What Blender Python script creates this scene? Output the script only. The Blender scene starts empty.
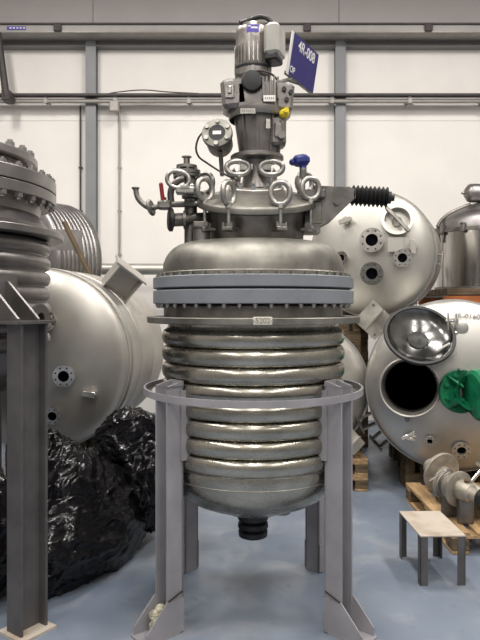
import bpy, math, random
from mathutils import Vector, Matrix, noise
random.seed(7)
PI = math.pi
scene = bpy.context.scene
COL = scene.collection

# ------------------------------------------------------------------ camera
F = 620.0; HZ = 305.0; CAMZ = 1.6
cam_d = bpy.data.cameras.new('camera'); cam = bpy.data.objects.new('camera', cam_d); COL.objects.link(cam)
cam.location = (0, 0, CAMZ); cam.rotation_euler = (PI/2, 0, 0)
cam_d.sensor_fit = 'AUTO'; cam_d.sensor_width = 36; cam_d.lens = F/640*36
cam_d.shift_y = -(320-HZ)/640; cam_d.clip_end = 100
scene.camera = cam

# ------------------------------------------------------------------ world and lights
w = bpy.data.worlds.new('world'); scene.world = w; w.use_nodes = True
w.node_tree.nodes['Background'].inputs[0].default_value = (.9, .93, 1, 1)
w.node_tree.nodes['Background'].inputs[1].default_value = .15
LIGHTS = [(x, y) for x in (-3.0, 0.2, 3.4) for y in (-4.0, -1.0, 2.0, 4.9)]
for lx, ly in LIGHTS:
    ld = bpy.data.lights.new('hall_light', 'AREA'); ld.shape = 'RECTANGLE'; ld.size = .5; ld.size_y = 1.3
    ld.energy = 105 if ly > 4 else 80; ld.color = (1, .955, .90)
    lo = bpy.data.objects.new('hall_light', ld); COL.objects.link(lo); lo.location = (lx, ly, 6.3)
scene.view_settings.view_transform = 'Standard'; scene.view_settings.look = 'None'
scene.view_settings.exposure = 0.4; scene.view_settings.gamma = 1; scene.view_settings.use_curve_mapping = False

# ------------------------------------------------------------------ materials
MATS = {}
def mat(name, col, rough=.5, metal=0., var=.12, scale=6., bump=0., bscale=40., stretch=(1,1,1), rvar=.1, detail=4, col2=None, lo=.35, hi=.65, coat=0.):
    m = bpy.data.materials.new(name); m.use_nodes = True; nt = m.node_tree; N = nt.nodes; L = nt.links
    b = N['Principled BSDF']
    tc = N.new('ShaderNodeTexCoord'); mp = N.new('ShaderNodeMapping'); mp.inputs['Scale'].default_value = stretch
    L.new(tc.outputs['Object'], mp.inputs['Vector'])
    nz = N.new('ShaderNodeTexNoise'); nz.inputs['Scale'].default_value = scale; nz.inputs['Detail'].default_value = detail
    L.new(mp.outputs[0], nz.inputs['Vector'])
    rp = N.new('ShaderNodeMapRange'); rp.inputs[1].default_value = lo; rp.inputs[2].default_value = hi
    L.new(nz.outputs['Fac'], rp.inputs[0])
    mx = N.new('ShaderNodeMix'); mx.data_type = 'RGBA'
    c2 = col2 if col2 else tuple(c*(1-2*var) for c in col)
    c1 = col if col2 else tuple(min(1, c*(1+var)) for c in col)
    mx.inputs[6].default_value = (*c1, 1); mx.inputs[7].default_value = (*c2, 1)
    L.new(rp.outputs[0], mx.inputs[0]); L.new(mx.outputs[2], b.inputs['Base Color'])
    mr = N.new('ShaderNodeMapRange'); mr.inputs[3].default_value = max(.03, rough-rvar); mr.inputs[4].default_value = min(1, rough+rvar)
    nz2 = N.new('ShaderNodeTexNoise'); nz2.inputs['Scale'].default_value = scale*2.7; nz2.inputs['Detail'].default_value = 3
    L.new(mp.outputs[0], nz2.inputs['Vector']); L.new(nz2.outputs['Fac'], mr.inputs[0]); L.new(mr.outputs[0], b.inputs['Roughness'])
    b.inputs['Metallic'].default_value = metal
    if coat: b.inputs['Coat Weight'].default_value = coat
    if bump:
        nb = N.new('ShaderNodeTexNoise'); nb.inputs['Scale'].default_value = bscale; nb.inputs['Detail'].default_value = 3
        L.new(mp.outputs[0], nb.inputs['Vector'])
        bp = N.new('ShaderNodeBump'); bp.inputs['Strength'].default_value = bump; bp.inputs['Distance'].default_value = .01
        L.new(nb.outputs['Fac'], bp.inputs['Height']); L.new(bp.outputs[0], b.inputs['Normal'])
    MATS[name] = m; return m
mat('steel_shell', (.42,.40,.345), .27, 1, .12, 5, .05, 6, (1,1,2), .06)
mat('steel_dome', (.29,.28,.25), .50, .9, .25, 4.5, .08, 8, rvar=.08)
mat('steel_dark', (.22,.21,.195), .45, .9, .2, 9, .1, 25)
mat('steel_satin', (.51,.495,.465), .42, .9, .05, 3, .06, 6, rvar=.06)
mat('steel_satin_grey', (.50,.475,.435), .45, .72, .07, 3, .06, 6, rvar=.06)
mat('steel_cream', (.50,.485,.445), .44, .75, .05, 3, .05, 6, rvar=.06)
mat('drum_steel', (.42,.405,.385), .18, 1, .1, 5, .05, 4, (4,4,.4))
mat('pump_steel', (.40,.36,.30), .5, .5, .15, 12)
mat('steel_bright', (.72,.70,.66), .22, 1, .08, 12)
mat('steel_cast', (.40,.39,.365), .42, 1, .15, 20, .1, 60)
mat('steel_grey', (.30,.285,.28), .40, .95, .10, 6, .08, 10, rvar=.07)
mat('mirror_steel', (.20,.20,.195), .20, 1, .15, 6, .1, 6)
mat('paint_blue_grey', (.20,.215,.235), .5, 0, .05, 7, .05, 40)
mat('paint_grey', (.29,.28,.30), .48, 0, .07, 6, .05, 40)
mat('paint_leg_dark', (.105,.10,.10), .5, .2, .12, 6, .05, 40)
mat('gear_paint', (.23,.215,.205), .36, .65, .12, 14, .08, 50)
mat('motor_paint', (.37,.345,.32), .32, .75, .15, 16, .12, 35)
mat('plastic_grey', (.40,.385,.35), .5, 0, .06, 10)
mat('rubber', (.012,.0115,.012), .5, 0, .2, 20)
mat('black_paint', (.014,.014,.017), .42, 0, .2, 20)
mat('shade_black', (.004,.004,.006), .9, 0, .1).node_tree.nodes['Principled BSDF'].inputs['Specular IOR Level'].default_value = 0  # glossless black that stands in for shade inside openings
mat('sign_blue', (.022,.017,.15), .42, 0, .03, 6)
mat('label_blue', (.10,.075,.42), .5, 0, .05, 6)
mat('cap_blue', (.012,.025,.20), .45, 0, .1, 20)
mat('white', (.78,.76,.73), .5, 0, .03)
mat('tag_ivory', (.62,.60,.50), .5, 0, .05)
mat('ink', (.05,.045,.06), .6, 0, .1)
mat('ink_grey', (.26,.24,.22), .6, 0, .1)
mat('yellow', (.75,.58,.02), .5, 0, .05)
mat('red', (.22,.01,.012), .4, 0, .1)
mat('green', (.008,.17,.075), .38, 0, .25, 9)
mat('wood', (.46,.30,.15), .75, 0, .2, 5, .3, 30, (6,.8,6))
mat('wood_dark', (.13,.09,.05), .8, 0, .25, 5, .3, 30, (1,6,6))  # darkened so the timbers carry the shade under the tanks
mat('wood_stick', (.10,.068,.034), .7, 0, .2, 9)
mat('rust_plate', (.50,.44,.37), .6, 0, .1, 7, .1, 40, col2=(.36,.28,.21), lo=.5, hi=.75)
mat('foam_dirt', (.58,.54,.42), .9, 0, .3, 30, .8, 60)
mat('burn', (.03,.025,.022), .8, 0, .2)
mat('orange', (.40,.12,.03), .5, 0, .15, 9)
mat('wall', (.89,.855,.815), .7, 0, .015, 2)
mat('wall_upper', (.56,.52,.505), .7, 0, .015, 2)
mat('wall_side', (.30,.29,.28), .7, 0, .03, 2)
mat('ceiling', (.22,.22,.22), .8, 0, .03, 2)
mat('column', (.235,.24,.25), .5, 0, .03, 4)
mat('girder', (.21,.205,.205), .55, 0, .03, 4)
mat('duct', (.40,.38,.37), .5, 0, .03, 4)
mat('pipe_grey', (.34,.32,.30), .45, .2, .05, 8)
mat('cable_dark', (.06,.052,.05), .6, 0, .1, 8)
mat('lamp_body', (.6,.6,.6), .4, .3, .05)
# black polythene
m = mat('bag', (.006,.0055,.007), .19, 0, .1, 5, 0, rvar=.06)
nt = m.node_tree; N = nt.nodes; L = nt.links; b = N['Principled BSDF']
tc = N.new('ShaderNodeTexCoord'); mp = N.new('ShaderNodeMapping'); mp.inputs['Scale'].default_value = (1.6, 1.6, 5.0); L.new(tc.outputs['Object'], mp.inputs['Vector'])
n1 = N.new('ShaderNodeTexNoise'); n1.inputs['Scale'].default_value = 2.2; n1.inputs['Detail'].default_value = 3
L.new(tc.outputs['Object'], n1.inputs['Vector'])
vm = N.new('ShaderNodeVectorMath'); vm.operation = 'MULTIPLY_ADD'; L.new(n1.outputs['Color'], vm.inputs[0]); vm.inputs[1].default_value = (1.1, 1.1, 1.1); L.new(mp.outputs[0], vm.inputs[2])
prev = None
for sc_, st_ in ((2.2, .60), (5.0, .32), (12, .10)):
    vo = N.new('ShaderNodeTexVoronoi'); vo.feature = 'F1'; vo.inputs['Scale'].default_value = sc_; L.new(vm.outputs[0], vo.inputs['Vector'])
    bp = N.new('ShaderNodeBump'); bp.inputs['Strength'].default_value = st_; bp.inputs['Distance'].default_value = .10/sc_
    L.new(vo.outputs['Distance'], bp.inputs['Height'])
    if prev: L.new(prev.outputs[0], bp.inputs['Normal'])
    prev = bp
L.new(prev.outputs[0], b.inputs['Normal']); b.inputs['Specular IOR Level'].default_value = .38
# painted concrete floor
m = bpy.data.materials.new('floor_paint'); m.use_nodes = True; MATS['floor_paint'] = m
nt = m.node_tree; N = nt.nodes; L = nt.links; b = N['Principled BSDF']
tc = N.new('ShaderNodeTexCoord')
def nz(scale, detail=5, dist=0):
    n = N.new('ShaderNodeTexNoise'); n.inputs['Scale'].default_value = scale; n.inputs['Detail'].default_value = detail; n.inputs['Distortion'].default_value = dist
    L.new(tc.outputs['Object'], n.inputs['Vector']); return n
def ramp(n, lo, hi, c0, c1):
    r = N.new('ShaderNodeMapRange'); r.inputs[1].default_value = lo; r.inputs[2].default_value = hi; L.new(n.outputs['Fac'], r.inputs[0])
    r.inputs[3].default_value = c0; r.inputs[4].default_value = c1; return r
def mix(fac, a, c):
    x = N.new('ShaderNodeMix'); x.data_type = 'RGBA'; L.new(fac.outputs[0], x.inputs[0])
    if isinstance(a, tuple): x.inputs[6].default_value = (*a, 1)
    else: L.new(a.outputs[2], x.inputs[6])
    x.inputs[7].default_value = (*c, 1); return x
x1 = mix(ramp(nz(1.3), .35, .65, 0, 1), (.15,.185,.245), (.205,.24,.295))
x2 = mix(ramp(nz(3.1, 6, .8), .5, .72, 0, .75), x1, (.30,.315,.345))
x3 = mix(ramp(nz(9, 6, .3), .64, .76, 0, .6), x2, (.12,.135,.16))
x4 = mix(ramp(nz(.9, 3, .2), .52, .60, 0, .5), x3, (.15,.18,.235))
L.new(x4.outputs[2], b.inputs['Base Color'])
rr = ramp(nz(4), .3, .7, .30, .52); L.new(rr.outputs[0], b.inputs['Roughness'])

# ------------------------------------------------------------------ geometry helpers
class MB:
    def __init__(s): s.v = []; s.f = []
    def add(s, vs, fs, M=None):
        o = len(s.v)
        s.v += [tuple(M @ Vector(v)) if M else tuple(v) for v in vs]
        s.f += [tuple(i+o for i in f) for f in fs]; return s
    def box(s, c, d, M=None):
        x, y, z = c; a, b_, e = d[0]/2, d[1]/2, d[2]/2
        vs = [(x-a,y-b_,z-e),(x+a,y-b_,z-e),(x+a,y+b_,z-e),(x-a,y+b_,z-e),(x-a,y-b_,z+e),(x+a,y-b_,z+e),(x+a,y+b_,z+e),(x-a,y+b_,z+e)]
        return s.add(vs, [(3,2,1,0),(4,5,6,7),(0,1,5,4),(1,2,6,5),(2,3,7,6),(3,0,4,7)], M)
    def bbox(s, c, d, r, M=None):
        # box with chamfered vertical and horizontal edges (prism of an octagon with inset caps)
        x, y, z = c; a, b_, e = d[0]/2, d[1]/2, d[2]/2
        def ring(k, zz): 
            A, B = a-k, b_-k
            return [(x-A+r,y-B,zz),(x+A-r,y-B,zz),(x+A,y-B+r,zz),(x+A,y+B-r,zz),(x+A-r,y+B,zz),(x-A+r,y+B,zz),(x-A,y+B-r,zz),(x-A,y-B+r,zz)]
        vs = ring(r*.8, z-e)+ring(0, z-e+r)+ring(0, z+e-r)+ring(r*.8, z+e)
        fs = [tuple(range(7,-1,-1)), tuple(range(24,32))]
        for k in range(3):
            for i in range(8): fs.append((k*8+i, k*8+(i+1)%8, k*8+8+(i+1)%8, k*8+8+i))
        return s.add(vs, fs, M)
    def lathe(s, prof, n=32, M=None, a0=0, a1=2*PI, closed_prof=False):
        full = abs(a1-a0-2*PI) < 1e-6; k = n if full else n+1; vs = []; fs = []
        for i in range(k):
            t = a0+(a1-a0)*i/n
            for r, z in prof: vs.append((r*math.cos(t), r*math.sin(t), z))
        p = len(prof)
        for i in range(n):
            j = (i+1) % k
            for q in range(p if closed_prof else p-1):
                q2 = (q+1) % p
                fs.append((i*p+q, j*p+q, j*p+q2, i*p+q2))
        return s.add(vs, fs, M)
    def cyl(s, r, z0, z1, n=16, M=None, r2=None):
        r2 = r if r2 is None else r2
        vs = [(r*math.cos(2*PI*i/n), r*math.sin(2*PI*i/n), z0) for i in range(n)]+[(r2*math.cos(2*PI*i/n), r2*math.sin(2*PI*i/n), z1) for i in range(n)]
        fs = [(i,(i+1)%n,n+(i+1)%n,n+i) for i in range(n)]+[tuple(range(n-1,-1,-1)), tuple(range(n,2*n))]
        return s.add(vs, fs, M)
    def seg(s, a, b_, r, n=12, r2=None):
        a = Vector(a); b_ = Vector(b_); d = b_-a
        M = Matrix.Translation(a) @ d.to_track_quat('Z','Y').to_matrix().to_4x4()
        return s.cyl(r, 0, d.length, n, M, r2)
    def tube(s, pts, r, n=8, closed=False, smooth=True, sub=6, M=None):
        P = [Vector(p) for p in pts]
        if smooth:
            Q = []; k = len(P); rng = k if closed else k-1
            for i in range(rng):
                if closed: p0,p1,p2,p3 = P[(i-1)%k],P[i],P[(i+1)%k],P[(i+2)%k]
                else: p0,p1,p2,p3 = P[max(i-1,0)],P[i],P[i+1],P[min(i+2,k-1)]
                for j in range(sub):
                    t = j/sub
                    Q.append(.5*((2*p1)+(-p0+p2)*t+(2*p0-5*p1+4*p2-p3)*t*t+(-p0+3*p1-3*p2+p3)*t**3))
            if not closed: Q.append(P[-1])
            P = Q
        k = len(P); vs = []; fs = []; ref = None
        for i in range(k):
            if closed: T = (P[(i+1)%k]-P[(i-1)%k]).normalized()
            else: T = (P[min(i+1,k-1)]-P[max(i-1,0)]).normalized()
            if ref is None:
                ref = Vector((0,0,1)) if abs(T.z) < .9 else Vector((1,0,0))
                ref = (ref-T*ref.dot(T)).normalized()
            else: ref = (ref-T*ref.dot(T)).normalized()
            B = T.cross(ref)
            for q in range(n):
                a = 2*PI*q/n; vs.append(P[i]+ref*(r*math.cos(a))+B*(r*math.sin(a)))
        for i in range(k if closed else k-1):
            j = (i+1) % k
            for q in range(n): fs.append((i*n+q, i*n+(q+1)%n, j*n+(q+1)%n, j*n+q))
        if not closed: fs += [tuple(range(n-1,-1,-1)), tuple(range((k-1)*n, k*n))]
        return s.add(vs, fs, M)
    def prism(s, poly, t, M=None):
        # polygon in local XY, thickness t along Z centred
        n = len(poly); vs = [(x,y,-t/2) for x,y in poly]+[(x,y,t/2) for x,y in poly]
        return s.add(vs, [tuple(range(n-1,-1,-1)), tuple(range(n,2*n))]+[(i,(i+1)%n,n+(i+1)%n,n+i) for i in range(n)], M)
    def mesh(s, name, material, ang=38):
        me = bpy.data.meshes.new(name); me.from_pydata(s.v, [], s.f); me.validate()
        import bmesh
        bm = bmesh.new(); bm.from_mesh(me); bmesh.ops.recalc_face_normals(bm, faces=bm.faces); bm.to_mesh(me); bm.free()
        me.shade_smooth(); me.set_sharp_from_angle(angle=math.radians(ang)); me.materials.append(MATS[material]); return me
    def build(s, name, material, parent=None, M=None, ang=38):
        return link(name, s.mesh(name, material, ang), parent, M)
def link(name, me, parent=None, M=None):
    o = bpy.data.objects.new(name, me); COL.objects.link(o)
    if parent is not None: o.parent = parent
    if M is not None: o.matrix_basis = M
    return o
def thing(name, label, cat, loc=(0,0,0), group=None, M=None):
    o = bpy.data.objects.new(name, None); COL.objects.link(o); o.empty_display_size = .1
    if M is not None: o.matrix_basis = M
    else: o.location = loc
    return tag(o, label, cat, group)
def tag(o, label, cat, group=None):
    o['label'] = label; o['category'] = cat
    if group: o['group'] = group
    return o
def struct(o): o['kind'] = 'structure'; return o
def T(x, y, z): return Matrix.Translation((x, y, z))
def RX(a): return Matrix.Rotation(a, 4, 'X')
def RY(a): return Matrix.Rotation(a, 4, 'Y')
def RZ(a): return Matrix.Rotation(a, 4, 'Z')
def frame(loc, zdir, up=(0,0,1)):
    z = Vector(zdir).normalized(); x = Vector(up).cross(z).normalized(); y = z.cross(x)
    return Matrix(((x.x,y.x,z.x,loc[0]),(x.y,y.y,z.y,loc[1]),(x.z,y.z,z.z,loc[2]),(0,0,0,1)))
def P(x, y, Y): return Vector(((x-240)*Y/F, Y, CAMZ+(HZ-y)*Y/F))
def text(body, size, material, parent, M, name='lettering', extrude=.0006):
    cu = bpy.data.curves.new(name, 'FONT'); cu.body = body; cu.size = size; cu.align_x = 'CENTER'; cu.align_y = 'CENTER'; cu.extrude = extrude; cu.offset = size*.012
    tmp = bpy.data.objects.new('tmp', cu); COL.objects.link(tmp)
    bpy.context.view_layer.update()
    me = bpy.data.meshes.new_from_object(tmp.evaluated_get(bpy.context.evaluated_depsgraph_get()))
    bpy.data.objects.remove(tmp); me.materials.clear(); me.materials.append(MATS[material])
    return link(name, me, parent, M)
def hexbolt(r, h, shank=.0, sr=None):
    m_ = MB(); m_.cyl(r, 0, h*.65, 6); m_.cyl(r*.6, h*.65, h, 8)
    if shank: m_.cyl(sr or r*.6, -shank, 0, 8)
    return m_

# ------------------------------------------------------------------ setting
WY = 8.6
def wx(px): return (px-240)*WY/F
def wz(py, d=0): return CAMZ+(HZ-py)*(WY-d)/F
fl = MB(); fl.box((0,1.5,-.05), (10,15,.1)); struct(fl.build('floor', 'floor_paint'))
struct(MB().box((0,1.5,7.05), (10,15,.1)).build('ceiling', 'ceiling'))
struct(MB().box((-5.05,1.5,3.5), (.1,15,7)).build('wall_left', 'wall_side'))
struct(MB().box((5.05,1.5,3.5), (.1,15,7)).build('wall_right', 'wall_side'))
struct(MB().box((0,-6.05,3.5), (10,.1,7)).build('wall_front', 'wall_side'))
wb = struct(MB().box((0,WY+.12,3.5), (10,.12,7)).build('wall_back', 'girder'))
cols = [wx(-160), wx(93), wx(339), wx(585)]
xs = [-5.0]+cols+[5.0]
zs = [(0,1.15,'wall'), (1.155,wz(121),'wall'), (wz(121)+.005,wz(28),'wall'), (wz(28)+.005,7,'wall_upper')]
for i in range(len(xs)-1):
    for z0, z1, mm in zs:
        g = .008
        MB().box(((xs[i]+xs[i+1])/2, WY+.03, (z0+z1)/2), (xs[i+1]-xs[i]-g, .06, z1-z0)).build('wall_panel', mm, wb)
# columns (I sections) standing in front of the wall
for i, cx in enumerate(cols):
    m_ = MB(); h = wz(40)
    m_.box((0,-.13,h/2), (.14,.012,h)); m_.box((0,-.012,h/2), (.14,.012,h)); m_.box((0,-.07,h/2), (.01,.11,h))
    o = struct(m_.build('trim_%d' % (i+1), 'column')); o.location = (cx, WY, 0)
    if i == 0 or i == 3: continue
# girder with cable duct on its upper edge
g = MB(); z0, z1 = wz(47,.08), wz(33,.08)
g.box((0,WY-.08,(z0+z1)/2), (9.9,.012,z1-z0)); g.box((0,WY-.06,z1), (9.9,.16,.014)); g.box((0,WY-.06,z0), (9.9,.16,.014))
struct(g.build('trim_5', 'girder'))
g = MB(); g.box((0,WY-.23,(wz(25,.37)+wz(31,.37))/2), (9.9,.28,wz(25,.37)-wz(31,.37)))
duct = struct(g.build('trim_6', 'duct'))
MB().box((0,WY-.235,wz(25,.37)+.012), (9.9,.31,.024)).build('duct_cover', 'cable_dark', duct)
MB().box((0,WY-.235,wz(31,.37)-.012), (9.9,.30,.024)).build('duct_lip', 'pipe_grey', duct)
for px in (-60, 66, 304, 420, 520):
    MB().bbox((wx(px),WY-.40,wz(28.5,.37)), (.10,.03,.10), .008).build('duct_bracket', 'cable_dark', duct)
lb = MB().box((wx(24)+.03,WY-.374,wz(28.3,.37)), (.25,.008,.045)).build('duct_label', 'label_blue', duct)
for k in range(5):
    MB().box((wx(17)+.05+k*.045,WY-.3795,wz(28.3,.37)), (.026,.003,.018)).build('label_mark', 'white', lb)
# conduit run across the wall
run = thing('cable_run', 'dark cable tray and grey conduit pipe running along the cream wall', 'conduit', (0,WY,0))
MB().box((0,-.20,wz(95.5,.2)), (9.8,.10,.03)).build('cable_tray', 'cable_dark', run)
MB().seg((-4.9,-.18,wz(101,.2)), (4.9,-.18,wz(101,.2)), .026).build('conduit_pipe', 'pipe_grey', run)
MB().seg((-4.9,-.165,wz(98.5,.2)), (4.9,-.165,wz(98.5,.2)), .012).build('conduit_pipe', 'pipe_grey', run)
for px in (-40, 50, 118, 190, 330, 406, 479, 540):
    m_ = MB(); m_.box((wx(px),-.10,wz(98,.2)-.02), (.035,.19,.035)); m_.box((wx(px),-.2,wz(99,.2)), (.05,.02,.11)); m_.seg((wx(px)-.06,-.05,wz(98,.2)-.01), (wx(px)+.05,-.19,wz(98,.2)-.09), .012)
    m_.build('pipe_bracket', 'pipe_grey', run)
MB().tube([(wx(105),-.22,wz(96,.2)), (wx(118),-.22,wz(93,.2)), (wx(145),-.22,wz(90.5,.2)), (wx(170),-.22,wz(92.5,.2)), (wx(200),-.22,wz(94,.2))], .008, 6).build('loose_cable', 'cable_dark', run)
MB().bbox((wx(117.5),-.21,wz(107,.2)), (.13,.09,.15), .012).build('junction_box', 'pipe_grey', run)
for px, mm in ((81,'cable_dark'), (120,'pipe_grey')):
    c = MB(); x = wx(px); c.seg((0,0,.02), (0,0,wz(102,.2)), .011 if px < 100 else .014, 8)
    for k in range(6): c.box((0,.015,.5+k*.6), (.05,.03,.02))
    o = c.build('wall_conduit', mm)
    tag(o, 'thin dark conduit running up the wall left of a steel column' if px < 100 else 'pale conduit dropping down the wall below a junction box', 'conduit'); o.location = (x, WY-.035, 0)
# slanting dark strut under girder
br = thing('wall_strut', 'dark slanting steel strut hanging from the wall girder to the conduit', 'strut', ((4-240)*(WY-.40)/F,WY-.40,wz(97,.4)))
MB().seg((-.08,.0,wz(33,.4)-wz(97,.4)), (.03,.0,.0), .045, 8, .05).build('strut_bar', 'cable_dark', br)
MB().bbox((.03,.06,.02), (.11,.2,.14), .01).build('end_bracket', 'cable_dark', br)
# skirting gutter pipe along the back wall
rail = thing('wall_pipe', 'long pale horizontal pipe running low along the back wall', 'pipe', (0,WY-.45,wz(271)))
MB().seg((-4.5,0,0), (1.2,0,0), .075, 20).build('pipe', 'steel_cream', rail)
for x in (-4.2,-2.4,-.6,.9):
    m_ = MB(); m_.box((x,.0,-wz(271)/2-.04), (.06,.06,wz(271)-.08)); m_.box((x,0,-wz(271)+.005), (.16,.16,.01)); m_.box((x,0,-.085), (.1,.12,.03)); m_.build('support_post', 'pipe_grey', rail)
# ceiling luminaires (outside the picture, they carry the hall's lights)
for lx, ly in LIGHTS:
    o = thing('ceiling_light', 'rectangular hall light hanging below the ceiling', 'light', (lx,ly,6.32), 'hall ceiling lights')
    m_ = MB(); m_.box((0,0,.05), (.6,1.4,.06)); m_.build('housing', 'lamp_body', o)
    m_ = MB(); [m_.seg((0,y,.08), (0,y,.68), .006, 6) for y in (-.5,.5)]; m_.build('hanger', 'cable_dark', o)

# ------------------------------------------------------------------ main reactor
D0 = 3.395; S = D0/F; X0 = (253-240)*S
def z_(y): return CAMZ+(HZ-y)*S
def r_(wpx): return wpx*S*.985
ves = thing('reactor_vessel', 'upright stainless steel reactor with ribbed jacket on grey channel legs', 'reactor', (X0,D0,0))
# ribbed jacket and bottom dish
MB().lathe([(r_(86),z_(303)), (r_(90),z_(306)), (r_(90),z_(316.5))], 96).build('flange_neck', 'steel_dark', ves)  # darker steel puts the shade under the flange into the colour
prof = [(r_(86), z_(318)), (r_(86), z_(324)), (r_(86), z_(326.5))]
yc = 335.6
for k in range(8):
    for a in range(-80, 81, 20):
        t = math.radians(a); prof.append((r_(86.6+5.2*math.cos(t)**.8), z_(yc+7.6*math.sin(t))))
    prof.append((r_(86), z_(yc+7.97)))
    yc += 15.95
yb = 455
prof += [(r_(88), z_(yb)), (r_(89), z_(yb+4))]
for k in range(1, 11):
    t = k/10*PI/2*.93; prof.append((r_(89*math.cos(t)**.72), z_(yb+4+46*math.sin(t))))
prof.append((0.001, prof[-1][1]-.004))
MB().lathe(prof, 96).build('jacket_body', 'steel_shell', ves, ang=60)
m_ = MB()
for yw, rw in ((455,88.2), (466,88.2)): m_.lathe([(r_(rw)*math.cos(0)+.004*math.cos(a), z_(yw)+.004*math.sin(a)) for a in [i*PI/3 for i in range(6)]], 64, closed_prof=True)
m_.build('weld_seam', 'steel_dome', ves)
# carrying plate
MB().lathe([(r_(84),z_(316)), (r_(106),z_(316)), (r_(106.6),z_(316.6)), (r_(106.6),z_(321.2)), (r_(106),z_(322)), (r_(84),z_(322))], 96, closed_prof=True).build('support_plate', 'steel_dome', ves, ang=30)
# flanges
def ring(ro, ri, y0, y1, name, mm, b_=.7):
    return MB().lathe([(r_(ri),z_(y0)), (r_(ro-b_),z_(y0)), (r_(ro),z_(y0+b_)), (r_(ro),z_(y1-b_)), (r_(ro-b_),z_(y1)), (r_(ri),z_(y1))], 96, closed_prof=True).build(name, mm, ves, ang=30)
ring(100.5, 84, 278.5, 289.2, 'upper_flange', 'paint_blue_grey')
ring(97, 84, 289.2, 291.2, 'gasket', 'rubber', .1)
ring(100.5, 84, 291.2, 303.8, 'lower_flange', 'paint_blue_grey')
bl = hexbolt(.0125, .022).mesh('bolt', 'steel_cast'); bl2 = hexbolt(.013, .018).mesh('bolt', 'steel_dome')
for k in range(44):
    a = 2*PI*k/44
    link('bolt', bl, ves, T(r_(95.8)*math.cos(a), r_(95.8)*math.sin(a), z_(303.8)) @ RX(PI))
ring(94, 84, 274, 278.5, 'weld_ring', 'steel_dome')
for k in range(44):
    a = 2*PI*(k+.5)/44
    link('bolt', bl2, ves, T(r_(95.5)*math.cos(a), r_(95.5)*math.sin(a), z_(278.6)))
# dome
prof = [(r_(a_), z_(b_)) for a_, b_ in ((91.5,277), (91,270), (90,263.5), (88,258.5), (85,254), (81,250), (76,247), (70,245), (63,244.3), (55,244.5), (46,245.5), (40,246))]
MB().lathe(prof, 96).build('dome', 'steel_dome', ves, ang=60)
# hinged lid, tipped a little towards the front
lid = bpy.data.objects.new('lid', None); COL.objects.link(lid); lid.parent = ves
TL = math.radians(18); LM = T((256-253)*S, 0, z_(204)) @ RX(TL); lid.matrix_basis = LM
MB().lathe([(r_(48.5),-.30), (r_(49.5),-.02), (r_(47),-.006)], 64).build('manway_neck', 'steel_dark', ves, LM)
pr = [(r_(40), -.008), (r_(59), -.008), (r_(60.3), -.003), (r_(60.3), .022), (r_(59.5), .028), (r_(56), .034)]
for k in range(1, 9):
    t = k/8; pr.append((r_(56-50*t), .034+.050*math.sin(t*PI/2)))
pr.append((.001, .085))
MB().lathe(pr, 72).build('lid_shell', 'steel_dome', lid, ang=50)
MB().lathe([(r_(28),.05), (r_(28),.090), (r_(27),.095), (r_(.1),.095)], 40).build('mounting_pad', 'steel_satin_grey', lid)
lid_bolt = hexbolt(.0125, .020).mesh('bolt', 'steel_bright')
for k in range(10):
    a = 2*PI*(k+.25)/10
    link('bolt', lid_bolt, lid, T(r_(23)*math.cos(a), r_(23)*math.sin(a), .095) @ Matrix.Scale(1.5,4))
# oval lifting eyes and the clamps round the neck
def oval(a, b_, r, n=20): return [(a*math.copysign(abs(math.cos(t))**.92, math.cos(t)), 0, b_*math.copysign(abs(math.sin(t))**.92, math.sin(t))) for t in [2*PI*i/n for i in range(n)]]
eye_me = MB().tube(oval(.048,.055,.0), .0145, 10, True, True, 3).mesh('eye_ring', 'steel_cast')
for ang in (-118, -68, -22, -152, 25, 70, 112, 158):
    a = math.radians(ang); x = (256-253)*S+r_(57)*math.cos(a); y = r_(57)*math.sin(a)
    lz = z_(204)+.028+y*math.tan(TL); zb_ = z_(230)+y*.10
    cl = bpy.data.objects.new('lid_clamp', None); COL.objects.link(cl); cl.parent = ves
    cl.matrix_basis = T(x, y, 0)
    yaw = {-118: RZ(.95), -68: RZ(-.15), -22: RZ(.3), -152: RZ(.7)}.get(ang, RZ(a))
    link('eye_ring', eye_me, cl, T(0,0,lz+.072) @ yaw)
    m_ = MB(); m_.cyl(.019, lz-.004, lz+.02, 6); m_.cyl(.010, zb_+.005, lz, 10); m_.build('stud', 'steel_cast', cl)
    d = Vector((-math.cos(a), -math.sin(a), 0)); Mx = T(0,0,zb_) @ RZ(a)
    m_ = MB(); m_.bbox((-.012,0,0), (.075,.058,.020), .004, Mx); m_.box((-.002,.024,.016), (.035,.010,.034), Mx); m_.box((-.002,-.024,.016), (.035,.010,.034), Mx); m_.box((-.002,0,.022), (.016,.058,.010), Mx)
    m_.build('clamp_bracket', 'steel_cast', cl)
# hinge block, arm and spring of the lid on the right
hb = MB(); hx = lambda px: (px-253)*S
hb.bbox((hx(312),.02,z_(214)), (.105,.15,.13), .008); hb.bbox((hx(310),-.06,z_(196)), (.15,.05,.045), .006)
hb.box((hx(311),.02,z_(229)), (.09,.14,.05)); hb.seg((hx(308),-.10,z_(213)), (hx(308),.12,z_(213)), .022)
hb.build('hinge_block', 'steel_dark', ves)
arm = MB()
Mv = T(0,0,0) @ RX(PI/2)
poly = [(hx(312),z_(187)), (hx(347),z_(189)), (hx(354),z_(191)), (hx(354),z_(199)), (hx(330),z_(222)), (hx(318),z_(228)), (hx(312),z_(226))]
for yy in (-.045,.055): arm.prism(poly, .012, T(0,yy,0) @ Mv)
arm.box((hx(331),.005,z_(189.2)), (.20,.10,.010)); arm.seg((hx(335),-.065,z_(204)), (hx(335),.075,z_(204)), .014)
arm.build('hinge_arm', 'steel_dark', ves)
sp = MB(); pr = [(.012,-.03)]
for k in range(17):
    pr.append((.058 if k % 2 == 0 else .040, .0+k*.0115))
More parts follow.
